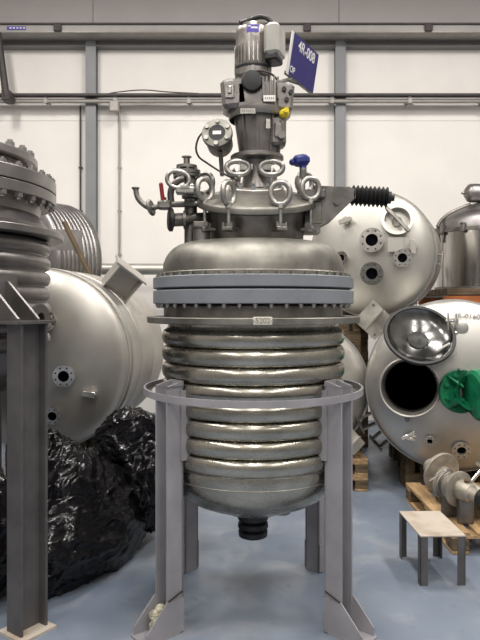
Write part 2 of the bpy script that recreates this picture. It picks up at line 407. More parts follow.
pr += [(.034,.186), (.034,.206), (.018,.21), (.018,.225), (.001,.227)]
sp.lathe(pr, 24, T(hx(353),0,z_(195.5)) @ RY(PI/2+.06)); sp.build('bellows_spring', 'rubber', ves, ang=25)
MB().seg((hx(347),0,z_(195)), (hx(356),0,z_(195.5)), .020).build('spring_collar', 'steel_dome', ves)
# bottom outlet
bo = MB().lathe([(r_(34),z_(501)), (r_(34),z_(506)), (r_(30),z_(508.5)), (r_(.2),z_(508.5))], 40).build('bottom_flange', 'steel_dark', ves)
bo = MB().lathe([(r_(13),z_(514)), (r_(15.5),z_(516)), (r_(15.5),z_(523)), (r_(12),z_(525)), (r_(15),z_(527)), (r_(15.5),z_(531)), (r_(12.5),z_(533)), (r_(15),z_(535)), (r_(14.5),z_(540)), (r_(10),z_(542)), (r_(.1),z_(542))], 32).build('bottom_valve', 'black_paint', ves, T(0,0,5*S), ang=25)
MB().lathe([(.035,0), (.05,.004), (.05,.02), (.035,.028), (.001,.03)], 20, T(hx(281),.0,z_(508)-.03)).build('drain_cap', 'steel_dark', ves)
# number tag on the carrying plate
tg = MB().bbox((0,0,0), (19*S*.84,.006,8*S*.84), .002).build('number_tag', 'tag_ivory', ves, T(hx(260)*.84,-r_(106.6)-.002,z_(318.2)))
text('~5202~', .034, 'ink_grey', tg, T(0,-.004,0) @ RX(PI/2))

# ------------------------------------------------------------------ leg stand
st = thing('support_stand', 'grey painted steel stand of four channel legs joined by flat ring', 'stand', (X0,D0,0))
RR = r_(110)
MB().lathe([(RR-.012,z_(384.5)), (RR,z_(384.5)), (RR,z_(390.7)), (RR-.012,z_(390.7))], 96, closed_prof=True).build('ring_bar', 'paint_grey', st, ang=30)
LT = z_(377); FA, FB = .095, .105; t_ = .010
for k, ang in enumerate((-140.5, -40.5, 43, 137)):
    a = math.radians(ang); rin = .495
    lg = bpy.data.objects.new('leg', None); COL.objects.link(lg); lg.parent = st; lg.matrix_basis = RZ(a)
    # local +X is radial outward; channel web inside, flanges outward
    m_ = MB(); m_.box((rin+t_/2,0,LT/2), (t_,FB,LT))
    for sy in (-1,1): m_.box((rin+FA/2,sy*(FB/2-t_/2),LT/2), (FA,t_,LT))
    m_.build('channel', 'paint_grey', lg, ang=30)
    m_ = MB()
    for sy in (-1,1):
        m_.prism([(rin+.002,.17), (rin+FA+.004,.17), (rin+FA+.115,.05), (rin+FA+.115,.008), (rin+.002,.008)], .008, T(0,sy*(FB/2+.004),0) @ RX(PI/2))
    m_.box((rin+FA+.03,0,.005), (.20,FB+.02,.010)); m_.build('foot', 'paint_grey', lg, ang=30)
    if k < 2:
        f_ = MB()
        for q in range(9):
            rr = .022+.014*random.random(); c = (rin+FA-.035+random.random()*.075, (random.random()-.5)*(FB-.06), .03+random.random()*.05+(.05 if q < 4 else 0))
            f_.lathe([(rr*math.cos(t), rr*math.sin(t)) for t in [-PI/2+PI*i/5 for i in range(6)]], 8, T(*c))
        if k == 0: f_.build('dirt_filling', 'foam_dirt', lg, ang=20)
        MB().seg((rin+.01,-FB/2-.009 if k else FB/2+.009,.205), (rin+FA-.002,-FB/2-.009 if k else FB/2+.009,.175), .004, 6).build('scorch_mark', 'burn', lg)
    # sloping cap and bracket plates to the shell
    m_ = MB(); m_.prism([(rin+.005,LT+.022), (rin+FA+.0,LT-.002), (rin+FA+.0,LT-.012), (rin+.005,LT-.012)], .012, T(0,FB/2-.006,0) @ RX(PI/2)); m_.prism([(rin+.005,LT+.022), (rin+FA,LT-.002), (rin+FA,LT-.012), (rin+.005,LT-.012)], .012, T(0,-FB/2+.006,0) @ RX(PI/2))
    m_.box((rin+.004,0,LT+.004), (.010,FB,.036)); m_.build('top_cap', 'paint_grey', lg, ang=30)
    m_ = MB()
    for sy in (-1,1): m_.prism([(.452,z_(381)), (rin+.02,z_(381)), (rin+.02,z_(443)), (.475,z_(443)), (.452,z_(436))], .012, T(0,sy*(FB/2+.008),0) @ RX(PI/2))
    m_.box((.475,0,z_(443)), (.07,FB+.03,.008)); m_.build('shell_bracket', 'paint_grey', lg, ang=30)

# ------------------------------------------------------------------ agitator drive
az = z_(190)
ag = thing('agitator_drive', 'upright grey geared motor with terminal box bolted on the reactor lid', 'motor', (X0,D0,az))
def zz(y): return (190-y)*S
def hx2(px): return (px-253)*S
ped = MB(); ped.lathe([(r_(17),0), (r_(15),zz(184)), (r_(13.5),zz(170)), (r_(14.5),zz(162)), (r_(20),zz(160.5))], 32, T(hx2(257),0,0)); ped.build('pedestal', 'gear_paint', ag)
MB().lathe([(r_(4),zz(160.5)), (r_(26),zz(160.5)), (r_(27),zz(159.8)), (r_(27),zz(157)), (r_(26),zz(156.2)), (r_(4),zz(156))], 48, T(hx2(257),0,0)).build('mounting_flange', 'gear_paint', ag, ang=30)
# two oval handles on pedestal
ov = MB().tube(oval(.060,.036,0), .0145, 10, True, True, 3).mesh('lifting_handle', 'steel_cast')
link('lifting_handle', ov, ag, T(hx2(238),-.10,zz(172)) @ RZ(.05)); link('lifting_handle', ov, ag, T(hx2(270.5),-.10,zz(172)) @ RZ(-.05))
m_ = MB(); m_.box((hx2(246),-.08,zz(171)), (.07,.05,.03)); m_.box((hx2(264),-.08,zz(171)), (.07,.05,.03)); m_.build('handle_lug', 'steel_cast', ag)
# lantern cone
cone = MB(); CM = T(hx2(259.5),0,0)
cone.lathe([(r_(19),zz(156)), (r_(19.5),zz(154)), (r_(24.5),zz(119)), (r_(24.5),zz(117))], 36, CM)
cone.build('lantern', 'gear_paint', ag)
m_ = MB()
for k in range(10):
    a = 2*PI*k/10+.2; m_.box((0,0,0), (.014,.010,.20), CM @ RZ(a) @ T(r_(22.3),0,zz(136.5)) @ RY(.145))
m_.build('lantern_rib', 'gear_paint', ag)
m_ = MB(); m_.bbox((hx2(277),-.06,zz(136)), (.085,.12,.155), .015); m_.bbox((hx2(277),-.10,zz(136)), (.05,.06,.09), .01); m_.cyl(.02,0,.03,12,T(hx2(280),-.12,zz(142)) @ RX(PI/2)); m_.build('side_cover', 'gear_paint', ag)
MB().box((hx2(267),-.138,zz(131)), (.022,.004,.05), ).build('data_plate', 'steel_bright', ag)
# gear case
gc = MB()
gc.bbox((hx2(257),0,zz(103)), (.245,.26,.17), .025); gc.lathe([(r_(29),zz(121)), (r_(30),zz(119)), (r_(30),zz(113)), (r_(27),zz(112))], 40, T(hx2(258),0,0))
gc.bbox((0,0,0), (.14,.20,.155), .02, T(hx2(234.5),-.03,zz(100)) @ RY(-.10)); gc.bbox((0,0,0), (.12,.20,.145), .015, T(hx2(281),-.02,zz(103)) @ RY(.10))
gc.build('gear_case', 'gear_paint', ag, ang=30)
for k in range(5): MB().bbox((hx2(262+k*3.6),-.135,zz(97)), (.009,.035,.115), .002).build('cooling_rib', 'gear_paint', ag)
m_ = MB(); m_.lathe([(.056,.0), (.056,.03), (.050,.038), (.02,.042), (.001,.042)], 28, T(hx2(251.5),-.118,zz(90.5)) @ RX(PI/2)); m_.build('bearing_cap', 'rubber', ag)
m_ = MB(); m_.bbox((hx2(230),-.133,zz(100)), (.05,.014,.07), .004); m_.bbox((hx2(230),-.142,zz(99)), (.022,.014,.04), .004); m_.build('cover_plate', 'motor_paint', ag)
for px, py, yy in ((282.5,97,-.128), (289,100,-.128), (285,107,-.128)): m_ = MB(); m_.cyl(.013,0,.014,6,T(hx2(px),yy+.008,zz(py)) @ RX(PI/2)); m_.build('screw', 'black_paint', ag)
tg = MB().box((hx2(268),-.160,zz(108)), (.062,.003,.032)).build('white_tag', 'white', ag); 
m_ = MB()
for k in range(5): m_.box((hx2(264.2+k*1.9),-.1625,zz(108)), (.005,.002,.010))
m_.build('tag_mark', 'ink_grey', tg)
tg = MB().box((hx2(247.5),-.168,zz(120.5)), (.078,.003,.028)).build('maker_tag', 'steel_cast', ag)
m_ = MB(); m_.box((hx2(247.5),-.162,zz(120.5)), (.02,.012,.02)); m_.build('tag_stud', 'gear_paint', ag)
m_ = MB()
for k in range(6): m_.box((hx2(242.5+k*2.),-.1705,zz(120.5)), (.006,.002,.011))
m_.build('tag_mark', 'ink_grey', tg)
m_ = MB(); m_.bbox((hx2(282.5),-.13,zz(121)), (.05,.05,.04), .012); m_.cyl(.014,0,.03,10,T(hx2(284),-.15,zz(120)) @ RX(PI/2)); m_.build('yellow_plug', 'yellow', ag)
# motor
MX = hx2(253)
mo = MB(); mo.lathe([(r_(15.5),zz(88)), (r_(15.5),zz(80)), (r_(18.5),zz(78.5)), (r_(18.5),zz(72)), (r_(17),zz(71)), (r_(17),zz(68))], 32, T(MX,0,0)); mo.build('motor_adapter', 'gear_paint', ag)
mo = MB(); mo.lathe([(r_(16.5),zz(72)), (r_(17.5),zz(70)), (r_(17.5),zz(36)), (r_(17.3),zz(32)), (r_(16),zz(28.5)), (r_(13),zz(26.5)), (r_(.1),zz(26))], 40, T(MX,0,0)); mo.build('motor_body', 'motor_paint', ag)
m_ = MB()
for k in range(28):
    a = 2*PI*k/28; m_.box((r_(17.6),0,zz(58)), (.014,.006,.105), T(MX,0,0) @ RZ(a))
m_.build('motor_fins', 'motor_paint', ag)
MB().lathe([(r_(18.4),zz(72.5)), (r_(18.9),zz(71)), (r_(18.9),zz(69.5)), (r_(18),zz(69))], 40, T(MX,0,0)).build('motor_flange', 'black_paint', ag)
for k in range(6): MB().box((0,0,0), (.03,.02,.028), T(MX,0,zz(75)) @ RZ(PI/3*k+.5) @ T(r_(17.5),0,0)).build('flange_lug', 'gear_paint', ag)
tb = MB(); tb.bbox((0,0,0), (.085,.15,.17), .018, T(hx2(274),-.07,zz(48)) @ RZ(-.35)); tb.build('terminal_box', 'plastic_grey', ag, ang=30)
m_ = MB(); m_.bbox((0,0,0), (.07,.12,.04), .008, T(hx2(273),-.07,zz(64.5)) @ RZ(-.35)); m_.build('terminal_gland', 'black_paint', ag)
lb = MB().lathe([(r_(17.75),zz(32)), (r_(17.75),zz(39.5))], 10, T(MX,0,0), math.radians(-112), math.radians(-72)).build('motor_label', 'label_blue', ag)
MB().lathe([(r_(17.85),zz(34.3)), (r_(17.85),zz(36))], 8, T(MX,0,0), math.radians(-98), math.radians(-76)).build('label_mark', 'white', lb)
MB().lathe([(r_(17.85),zz(32.8)), (r_(17.85),zz(34))], 8, T(MX,0,0), math.radians(-109), math.radians(-98)).build('label_mark', 'white', lb)
MB().tube([(hx2(240),-.06,zz(28)), (hx2(247),-.05,zz(25)), (hx2(258),-.05,zz(21.5)), (hx2(266),-.06,zz(23)), (hx2(271),-.07,zz(29)), (hx2(272.5),-.08,zz(36))], .013, 10).build('power_cable', 'rubber', ag)
MB().tube([(hx2(247),-.10,zz(83)), (hx2(258),-.125,zz(79.5)), (hx2(270),-.12,zz(82)), (hx2(280),-.06,zz(88))], .006, 8).build('ground_wire', 'cable_dark', ag)

# ------------------------------------------------------------------ number sign
pA = P(293, 30.5, 3.42); pB = P(318.5, 52.5, 3.75)
ux = Vector((pB.x-pA.x, pB.y-pA.y, 0)); W = ux.length; ux.normalize(); nrm = Vector((ux.y, -ux.x, 0))
H = .232; vdir = (Vector((0,0,1))*.986+nrm*.165).normalized(); nn = ux.cross(vdir)
if nn.y > 0: nn = -nn
org = pA-vdir*H+Vector((0,0,0))
SM = Matrix(((ux.x,vdir.x,nn.x,org.x),(ux.y,vdir.y,nn.y,org.y),(ux.z,vdir.z,nn.z,org.z),(0,0,0,1)))
sg = thing('number_sign', 'dark blue plate reading 4R-008 on a bracket at geared motor', 'sign', M=SM)
MB().box((W/2,H/2,-.004), (W,H,.006)).build('sign_backing', 'white', sg)
MB().box((W/2+.012,H/2,.0), (W-.026,H-.004,.006)).build('sign_face', 'sign_blue', sg)
text('4R-008', .082, 'white', sg, T(W*.55,H*.79,.0038), extrude=.0005)
text('OP', .050, 'white', sg, T(.055,H*.15,.0038), extrude=.0005)
bk = MB(); inv = SM.inverted()
h0 = inv @ Vector((X0+hx2(277),D0-.05,az+zz(86)))
MB().seg(h0, (W*.38,.02,-.016), .011, 8).build('bracket_arm', 'steel_dark', sg)
MB().seg(h0.lerp(Vector((W*.38,.02,-.016)), .55), (W*.75,.018,-.016), .009, 8).build('bracket_arm', 'steel_dark', sg)
MB().box((W*.5,.006,-.010), (W*.98,.020,.014)).build('edge_rail', 'steel_dark', sg)

# ------------------------------------------------------------------ inspection lamp
lp = P(217, 133, 3.27); ax = Vector((-.10,-1,.22)).normalized()
IM = frame(lp, ax)
il = thing('inspection_lamp', 'round steel lamp housing with bolted face mounted beside the gearbox', 'lamp', M=IM)
MB().lathe([(.0,-.17), (.060,-.165), (.070,-.14), (.073,-.03), (.080,-.028), (.082,-.02), (.082,.0), (.078,.006), (.045,.006), (.042,-.004), (.001,-.004)], 40).build('housing', 'steel_dome', il, ang=30)
MB().cyl(.046,-.002,.004,28).build('lens_ring', 'black_paint', il)
MB().box((0,0,.005), (.045,.020,.003)).build('lens_tag', 'white', il)
for k in range(6):
    a = PI/3*k+.5; m_ = MB(); m_.cyl(.0125,0,.014,6,T(.063*math.cos(a),.063*math.sin(a),.004)); m_.build('bolt', 'steel_cast', il)
MB().seg((.012,-.075,-.06), (.012,-.17,-.16), .012).build('mounting_stub', 'steel_dome', il)
iv = IM.inverted()
cabpts = [(206,130,3.3), (199,137,3.32), (196,148,3.35), (199,157,3.38), (207,163,3.4), (216,169,3.38), (228,176,3.32), (238,180,3.28)]
MB().tube([iv @ P(*q) for q in cabpts], .0055, 8).build('lamp_cable', 'cable_dark', il)

# ------------------------------------------------------------------ nozzle valves on the left of the lid
vx = lambda px: (px-253)*S
va = thing('nozzle_valves', 'steel nozzle stack with red levered sampling valve on reactor dome', 'valve', (X0,D0,z_(240)))
def vz(y): return (240-y)*S
YV = -.02
m_ = MB(); C = T(vx(191),YV,0)
m_.lathe([(r_(6.5),vz(244)), (r_(6.5),vz(200)), (r_(9),vz(199)), (r_(9),vz(196)), (r_(6.5),vz(195)), (r_(6.5),vz(178))], 24, C); m_.build('riser_pipe', 'steel_dark', va, ang=30)
m_ = MB(); C2 = T(vx(187),YV,0)
for r0, y0, y1 in ((14,172,175.5), (13.5,176,178.5), (10.5,166.5,169.5)): m_.lathe([(.001,vz(y1)), (r_(r0),vz(y1)), (r_(r0),vz(y0)), (.001,vz(y0))], 28, C2)
m_.lathe([(r_(8),vz(172)), (r_(7),vz(169.5))], 24, C2); m_.lathe([(r_(3.2),vz(167)), (r_(3.2),vz(159)), (r_(5),vz(158.4)), (r_(5),vz(157.4)), (.001,vz(157.4))], 20, C2)
m_.build('flange_stack', 'steel_dark', va, ang=30)
for k in range(8):
    a = PI/4*k+.2; m_ = MB(); m_.cyl(.009,vz(180),vz(170),6,C2 @ T(r_(11.8)*math.cos(a),r_(11.8)*math.sin(a),0)); m_.build('stud', 'steel_dark', va)
for px, py, a_, b_, ry, yy in ((181,185.5,.058,.044,.25,-.14),):
    MB().tube(oval(a_,b_,0), .0115, 10, True, True, 3, T(vx(px),YV+yy,vz(py)) @ RY(ry)).build('handle_ring', 'steel_cast', va)
m_ = MB(); m_.bbox((vx(188),YV-.13,vz(196)), (.10,.06,.035), .006); m_.box((vx(188),YV-.13,vz(193)), (.05,.07,.012)); m_.bbox((vx(191),YV-.07,vz(192)), (.06,.12,.03), .005); m_.build('clamp_yoke', 'steel_cast', va)
m_ = MB(); m_.seg((vx(166),YV-.06,vz(207)), (vx(205),YV-.03,vz(205.5)), .016); m_.bbox((vx(166.5),YV-.06,vz(207.5)), (.075,.05,.05), .010); m_.cyl(.012,vz(207),vz(200),10,T(vx(166),YV-.06,0)); m_.build('ball_valve', 'steel_dark', va)
MB().bbox((0,0,0), (.022,.016,.10), .006, T(vx(164),YV-.07,vz(195)) @ RY(-.12)).build('valve_lever', 'red', va)
m_ = MB(); m_.lathe([(.001,-.009), (.040,-.009), (.045,-.004), (.045,.004), (.040,.009), (.001,.009)], 28, T(vx(153),YV-.06,vz(210)) @ RY(PI/2-.25) @ RX(.25)); m_.build('hand_wheel', 'steel_dark', va)
m_ = MB(); m_.tube([(vx(162),YV-.06,vz(208.5)), (vx(152),YV-.06,vz(210)), (vx(145),YV-.06,vz(206)), (vx(140),YV-.06,vz(200)), (vx(138),YV-.06,vz(191))], .0145, 12); m_.lathe([(.015,-.004), (.021,-.004), (.021,.004), (.015,.004)], 16, T(vx(138),YV-.06,vz(191)), closed_prof=True); m_.build('sample_pipe', 'steel_dark', va)
m_ = MB(); m_.tube([(vx(173),YV-.04,vz(207)), (vx(172),YV-.05,vz(197)), (vx(174),YV-.06,vz(190)), (vx(180),YV-.07,vz(184)), (vx(186),YV-.07,vz(182))], .018, 12); m_.build('elbow_pipe', 'steel_dark', va)
m_ = MB(); m_.seg((vx(172),YV-.06,vz(222)), (vx(207),YV+.02,vz(219)), .036, 20); m_.lathe([(.05,-.008), (.05,.008), (.036,.008)], 24, T(vx(186),YV-.03,vz(221)) @ RY(PI/2)); m_.build('side_nozzle', 'steel_dark', va)
m_ = MB(); m_.lathe([(.001,.012), (.030,.014), (.050,.012), (.062,.004), (.062,-.012), (.038,-.02), (.001,-.02)], 28, T(vx(172),YV-.065,vz(222)) @ RZ(.25) @ RY(-PI/2)); m_.build('black_cap', 'rubber', va)
m_ = MB(); m_.lathe([(.045,vz(246)), (.043,vz(232)), (.055,vz(231)), (.055,vz(227)), (.03,vz(226))], 24, T(vx(203),YV-.10,0)); m_.bbox((vx(203),YV-.12,vz(228)), (.08,.07,.03), .006); m_.build('small_nozzle', 'steel_dark', va)
# blue capped valve behind right eye
bc = thing('blue_capped_valve', 'small steel valve stem with bright blue knob on reactor lid', 'valve', (X0+vx(303),D0-.0,z_(203)))
MB().lathe([(.022,0), (.022,.03), (.013,.035), (.013,.13), (.02,.14), (.02,.19), (.012,.2), (.001,.2)], 20).build('stem', 'steel_cast', bc)
m_ = MB(); m_.bbox((.012,0,.232), (.095,.07,.062), .02, RY(-.10)); m_.bbox((-.045,0,.224), (.06,.045,.034), .011); m_.cyl(.02,.19,.22,12); m_.build('blue_knob', 'cap_blue', bc)

# ------------------------------------------------------------------ left reactor, partly outside the picture
DL = 3.58; SL = DL/F; XL = (-88-240)*SL
def zl(y): return CAMZ+(HZ-y)*SL
def rl(wp): return wp*SL/math.sqrt(1+(wp/F)**2)
lv = thing('ribbed_vessel', 'dark grey ribbed vessel with bolted flanges on an upright H-beam', 'reactor', (XL,DL,0))
prof = [(rl(118),zl(214)), (rl(118),zl(242))]
yc = 247.
for k in range(7):
    for a in range(-75, 76, 25):
        t = math.radians(a); prof.append((rl(127+9*math.cos(t)**.8), zl(yc+7.6*math.sin(t))))
    yc += 15.6
yb = yc-6
for k in range(0, 9):
    t = k/8*PI/2*.97; prof.append((rl(128*math.cos(t)), zl(yb+60*math.sin(t))))
MB().lathe(prof, 112).build('jacket_body', 'steel_grey', lv, ang=60)
def ringl(ro, ri, y0, y1, name, mm, b_=.6): return MB().lathe([(rl(ri),zl(y0)), (rl(ro-b_),zl(y0)), (rl(ro),zl(y0+b_)), (rl(ro),zl(y1-b_)), (rl(ro-b_),zl(y1)), (rl(ri),zl(y1))], 112, closed_prof=True).build(name, mm, lv, ang=30)
ringl(150, 100, 232, 238.5, 'support_plate', 'steel_grey')
ringl(142, 100, 178, 190.5, 'upper_flange', 'steel_grey'); ringl(142, 100, 191.5, 202, 'lower_flange', 'steel_grey'); ringl(139, 100, 190.4, 191.6, 'gasket', 'rubber', .1)
MB().lathe([(rl(126),zl(202)), (rl(124),zl(214)), (rl(134),zl(226)), (rl(134),zl(233))], 112).build('neck_cone', 'steel_grey', lv)
MB().lathe([(rl(112),zl(163)), (rl(116),zl(168)), (rl(134),zl(178)), (rl(134),zl(179))], 112).build('lid_cone', 'steel_bright', lv)
ringl(122, 20, 155, 162.5, 'lid_flange', 'steel_grey'); ringl(112, 20, 162.5, 164, 'gasket', 'rubber', .1)
lbolt = hexbolt(.026, .036).mesh('bolt', 'steel_grey')
nB = 44
for k in range(nB):
    a = 2*PI*(k+.3)/nB
    if not (-1.75 < a-2*PI < .25 or a < .25): continue
    ca, sa = math.cos(a), math.sin(a)
    link('bolt', lbolt, lv, T(rl(137)*ca, rl(137)*sa, zl(202)) @ RX(PI)); link('bolt', lbolt, lv, T(rl(138)*ca, rl(138)*sa, zl(178)) @ Matrix.Scale(.8,4))
for k in range(34):
    a = 2*PI*(k+.4)/34
    if not (-1.75 < a-2*PI < .25 or a < .25): continue
    link('bolt', lbolt, lv, T(rl(117.5)*math.cos(a), rl(117.5)*math.sin(a), zl(155)))
# bracket and H-beam leg
lgx = (27.5-240)*3.05/F - XL; lgy = 3.05-DL; la = math.atan2(lgy, lgx); lr = math.hypot(lgx, lgy)
zb = CAMZ+(HZ-321)*3.05/F
bm_ = MB(); B = RZ(la)
bm_.box((.775,0,zb+.11), (.02,.22,.24), B); bm_.box((.92,0,zb-.006), (.30,.24,.014), B)
bm_.build('bracket_plate', 'steel_grey', lv, ang=30)
for sy in (-.075,.045): MB().prism([(.785,zb+.20), (.80,zb+.20), (1.03,zb+.012), (1.03,zb+.002), (.785,zb+.002)], .014, B @ T(0,sy,0) @ RX(PI/2)).build('gusset', 'steel_grey', lv, ang=30)
lv_leg = bpy.data.objects.new('leg', None); COL.objects.link(lv_leg); lv_leg.parent = lv; lv_leg.matrix_basis = T(lgx,lgy,0) @ RZ(-.62)
m_ = MB(); zt = zb-.013
m_.box((0,-.07,zt/2), (.112,.013,zt)); m_.box((0,.07,zt/2), (.112,.013,zt)); m_.box((0,0,zt/2), (.012,.13,zt)); m_.build('beam', 'paint_leg_dark', lv_leg, ang=30)
MB().box((0,0,.006), (.19,.20,.012)).build('base_plate', 'rust_plate', lv_leg)
for aa in (la+PI*2/3, la-PI*2/3):
    q = bpy.data.objects.new('leg', None); COL.objects.link(q); q.parent = lv; q.matrix_basis = RZ(aa) @ T(lr,0,0)
    for ch in list(lv_leg.children): c = ch.copy(); COL.objects.link(c); c.parent = q
    m_ = MB(); m_.box((.775-lr,0,zb+.11), (.02,.22,.24)); m_.box((.92-lr,0,zb-.006), (.30,.24,.014)); m_.build('bracket_plate', 'steel_grey', q, ang=30)
tn = frame((0,0,0), (.6,-.8,0))
m_ = MB(); m_.lathe([(.03,.72), (.03,.86), (.075,.862), (.075,.88), (.03,.88), (.028,.80)], 24, T(0,0,zl(317)) @ RZ(-.32) @ RY(PI/2)); m_.build('side_nozzle', 'steel_grey', lv, ang=30)
MB().seg((.1,.30,zl(374)), (.52,-.05,zl(373)), .05, 16).build('outlet_pipe', 'steel_bright', lv)

# ------------------------------------------------------------------ lying tanks
def dz(R, dish, r): return dish*math.sqrt(max(0, 1-(r/R)**2))
def nozzle(parent, x, y, R, dish, r, length=.07, name='nozzle', mm='steel_bright', nb=8, tilt=True):
    z0 = dz(R, dish, math.hypot(x, y))
    n = Vector((x*dish*dish/(R*R), y*dish*dish/(R*R), max(z0,.02))).normalized() if tilt else Vector((0,0,1))
    q = Vector((0,0,1)).rotation_difference(n).to_matrix().to_4x4()
    M = T(x,y,z0) @ q
    o = MB().lathe([(r*.58,-.03), (r*.58,length-.016), (r,length-.016), (r,length), (r*.5,length), (r*.5,-.02)], 28).build(name, mm, parent, M, ang=30)
    MB().cyl(r*.5,length-.035,length-.03,20).build('bore', 'shade_black', o)  # black disc paints the darkness inside the pipe
    m_ = MB()
    for k in range(nb): a = 2*PI*(k+.5)/nb; m_.cyl(r*.09,length-.002,length+.003,6,T(r*.78*math.cos(a),r*.78*math.sin(a),0))
    m_.build('bolt_holes', 'cable_dark', o)['kind'] = 'stuff'
    return o
def spot(M, R, dish, px, py):
    x = y = 0.
    for _ in range(25):
        p = M @ Vector((x, y, dz(R, dish, min(R*.98, math.hypot(x, y)))))
        qx = 240+p.x*F/p.y; qy = HZ-(p.z-CAMZ)*F/p.y
        x += (px-qx)*p.y/F*.8; y -= (py-qy)*p.y/F*.8
    return x, y
def lug(parent, M, wd=.16, ht=.18, dp=.12, mm='steel_satin_grey', name='lug'):
    m_ = MB(); m_.box((0,0,dp), (wd,ht,.012)); m_.prism([(-wd/2,0), (wd/2,0), (wd/2,dp), (-wd/2,dp)], .012, T(0,-ht*.3,0) @ RX(PI/2)); m_.prism([(-wd/2,0), (wd/2,0), (wd/2,dp), (-wd/2,dp)], .012, T(0,ht*.3,0) @ RX(PI/2)); m_.box((0,0,.005), (wd,ht*.8,.01))
    return m_.build(name, mm, parent, M, ang=30)
def tank(name, label, loc, axis, R, L_, dish, mm, rim=True, coil=None, hole=None):
    M = frame(loc, axis); r = thing(name, label, 'tank', M=M)
    pr = [(.001,dish)]
    nr = 48 if hole else 14
    for k in range(1, nr+1):
        t = k/nr*PI/2; pr.append((R*math.sin(t), dish*math.cos(t)))
    de = MB().lathe(pr, 256 if hole else 96)
    if hole:
        hx_, hy_ = spot(M, R, dish, 410, 387)
        cen = lambda f: (sum(de.v[i][0] for i in f)/len(f), sum(de.v[i][1] for i in f)/len(f))
        de.f = [f for f in de.f if math.hypot(cen(f)[0]-hx_, cen(f)[1]-hy_) > .222]
    de.build('dished_end', mm, r, ang=60)
    pr = [(R,0), (R*1.004,-.01), (R*1.004,-.05), (R,-.06), (R,-L_)]
    if coil:
        a, b_, n = coil; pr = [(R,0), (R,-a)]
        for k in range(n):
            for q in range(6):
                t = PI*q/5; pr.append((R+.012*math.sin(t), -(a+(b_-a)*(k+(1-math.cos(t))/2)/n)))
        pr += [(R,-b_), (R,-L_)]
    MB().lathe(pr, 96).build('shell', mm, r, ang=50)
    pr = [(R*math.cos(k/10*PI/2*.99), -L_-dish*math.sin(k/10*PI/2)) for k in range(11)]; MB().lathe(pr, 64).build('rear_end', mm, r, ang=60)
    if rim:
        MB().lathe([(R*.99,.0), (R*1.012,.0), (R*1.012,-.022), (R*.99,-.022)], 96, closed_prof=True).build('rim_weld', mm, r, ang=30)
    return r, M
def timber(loc, dim, label, group, rz=0):
    m_ = MB()
    o = thing('timber_stack', label, 'timber', loc, group)
    o.rotation_euler = (0,0,rz); h = dim[2]; n = max(1, round(h/.12)); e = h/n
    for k in range(n):
        for sx in (-1,1):
            M = RZ(PI/2*(k % 2)); a, b_ = (dim[0], dim[1]) if k % 2 == 0 else (dim[1], dim[0])
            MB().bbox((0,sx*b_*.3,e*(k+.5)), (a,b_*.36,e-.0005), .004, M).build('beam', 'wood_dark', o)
    return o

# left lying tank
DT = 4.85; k_ = DT/F
R = 91*k_; LA = (-.10,-1,.0); Lloc = P(40, 360, DT)
lt, LMx = tank('lying_tank', 'large satin steel tank lying behind black bags, dished end outward', Lloc, LA, R, 1.22, .19, 'steel_satin_grey', coil=(.36,.80,11))
for x, y, r in ((66,375,.082), (55,413,.066), (49,322,.078)): nozzle(lt, *spot(LMx,R,.19,x,y), R, .19, r)
m_ = MB(); m_.bbox((0,0,.03), (.11,.035,.06), .006); m_.bbox((.0,.02,.05), (.10,.012,.03), .003); m_.build('end_lug', 'steel_bright', lt, (lambda q: T(q[0],q[1],dz(R,.19,math.hypot(*q))) @ RZ(-.1))(spot(LMx,R,.19,91,394)))
MB().lathe([(.02,-.01), (.024,.02), (.001,.022)], 16, T(0,0,0)).build('plug', 'steel_bright', lt, T(3*k_,-5*k_,.19))
# band with lobed plates round the shell
MB().lathe([(R,-.08), (R+.014,-.085), (R+.014,-.20), (R,-.205)], 72).build('shell_band', 'steel_satin', lt, ang=30)
# big square foot bracket on its upper right
fb = bpy.data.objects.new('foot_bracket', None); COL.objects.link(fb); fb.parent = lt
fb.matrix_basis = RZ(math.radians(50)) @ T(R,0,-.42) @ RY(PI/2) @ RZ(math.radians(25))
m_ = MB(); m_.box((0,0,.235), (.30,.30,.014)); m_.build('foot_plate', 'steel_satin_grey', fb)
for yy in (-.142,.142): MB().prism([(-.11,-.01), (.11,-.01), (.15,.23), (-.15,.23)], .010, T(0,yy*.8,0) @ RX(PI/2)).build('side_plate', 'steel_satin_grey', fb, ang=30)
MB().prism([(-.11,-.01), (.11,-.01), (.11,.23), (-.11,.23)], .010, RZ(PI/2) @ RX(PI/2)).build('side_plate', 'steel_satin_grey', fb, ang=30)
bz = Lloc.z-R
for q in (-.35,-1.05):
    c = LMx @ Vector((0,0,q))
    for sx in (-1,1):
        yy = -math.sqrt(R*R-.30**2); pt = LMx @ Vector((sx*.30,yy,q))
        timber((pt.x,pt.y,0), (.22,.24,pt.z+.004), 'dark timber blocks stacked under the lying tank behind black bags', 'timbers under the left lying tank')
# grey corrugated tank behind, upper left
DG = 7.0; kg = DG/F; RG = 62*kg
gl = P(22, 262, DG)
gt, GM = tank('coiled_tank', 'grey tank with closely ribbed coil behind the dark ribbed vessel', gl, (-.75,-1,0), RG, .55, .12, 'steel_grey', coil=(.03,.52,9))
bk2 = MB(); bk2.box((0,0,.0), (.30,.02,.20)); bk2.box((-.15,.06,0), (.012,.12,.18)); bk2.box((.05,.06,0), (.012,.12,.18)); bk2.box((0,.06,.095), (.30,.12,.012))
o = bk2.build('foot_bracket', 'steel_grey', gt, GM.inverted() @ T(*(P(66,240,5.95))) @ RZ(.3), ang=30)
for q in (-.12,-.45):
    for sx in (-1,1):
        pt = GM @ Vector((sx*.32,-math.sqrt(RG*RG-.32**2),q))
        timber((pt.x,pt.y,0), (.22,.24,pt.z+.004), 'timber blocks stacked high under the grey coiled tank', 'timbers under the coiled tank')
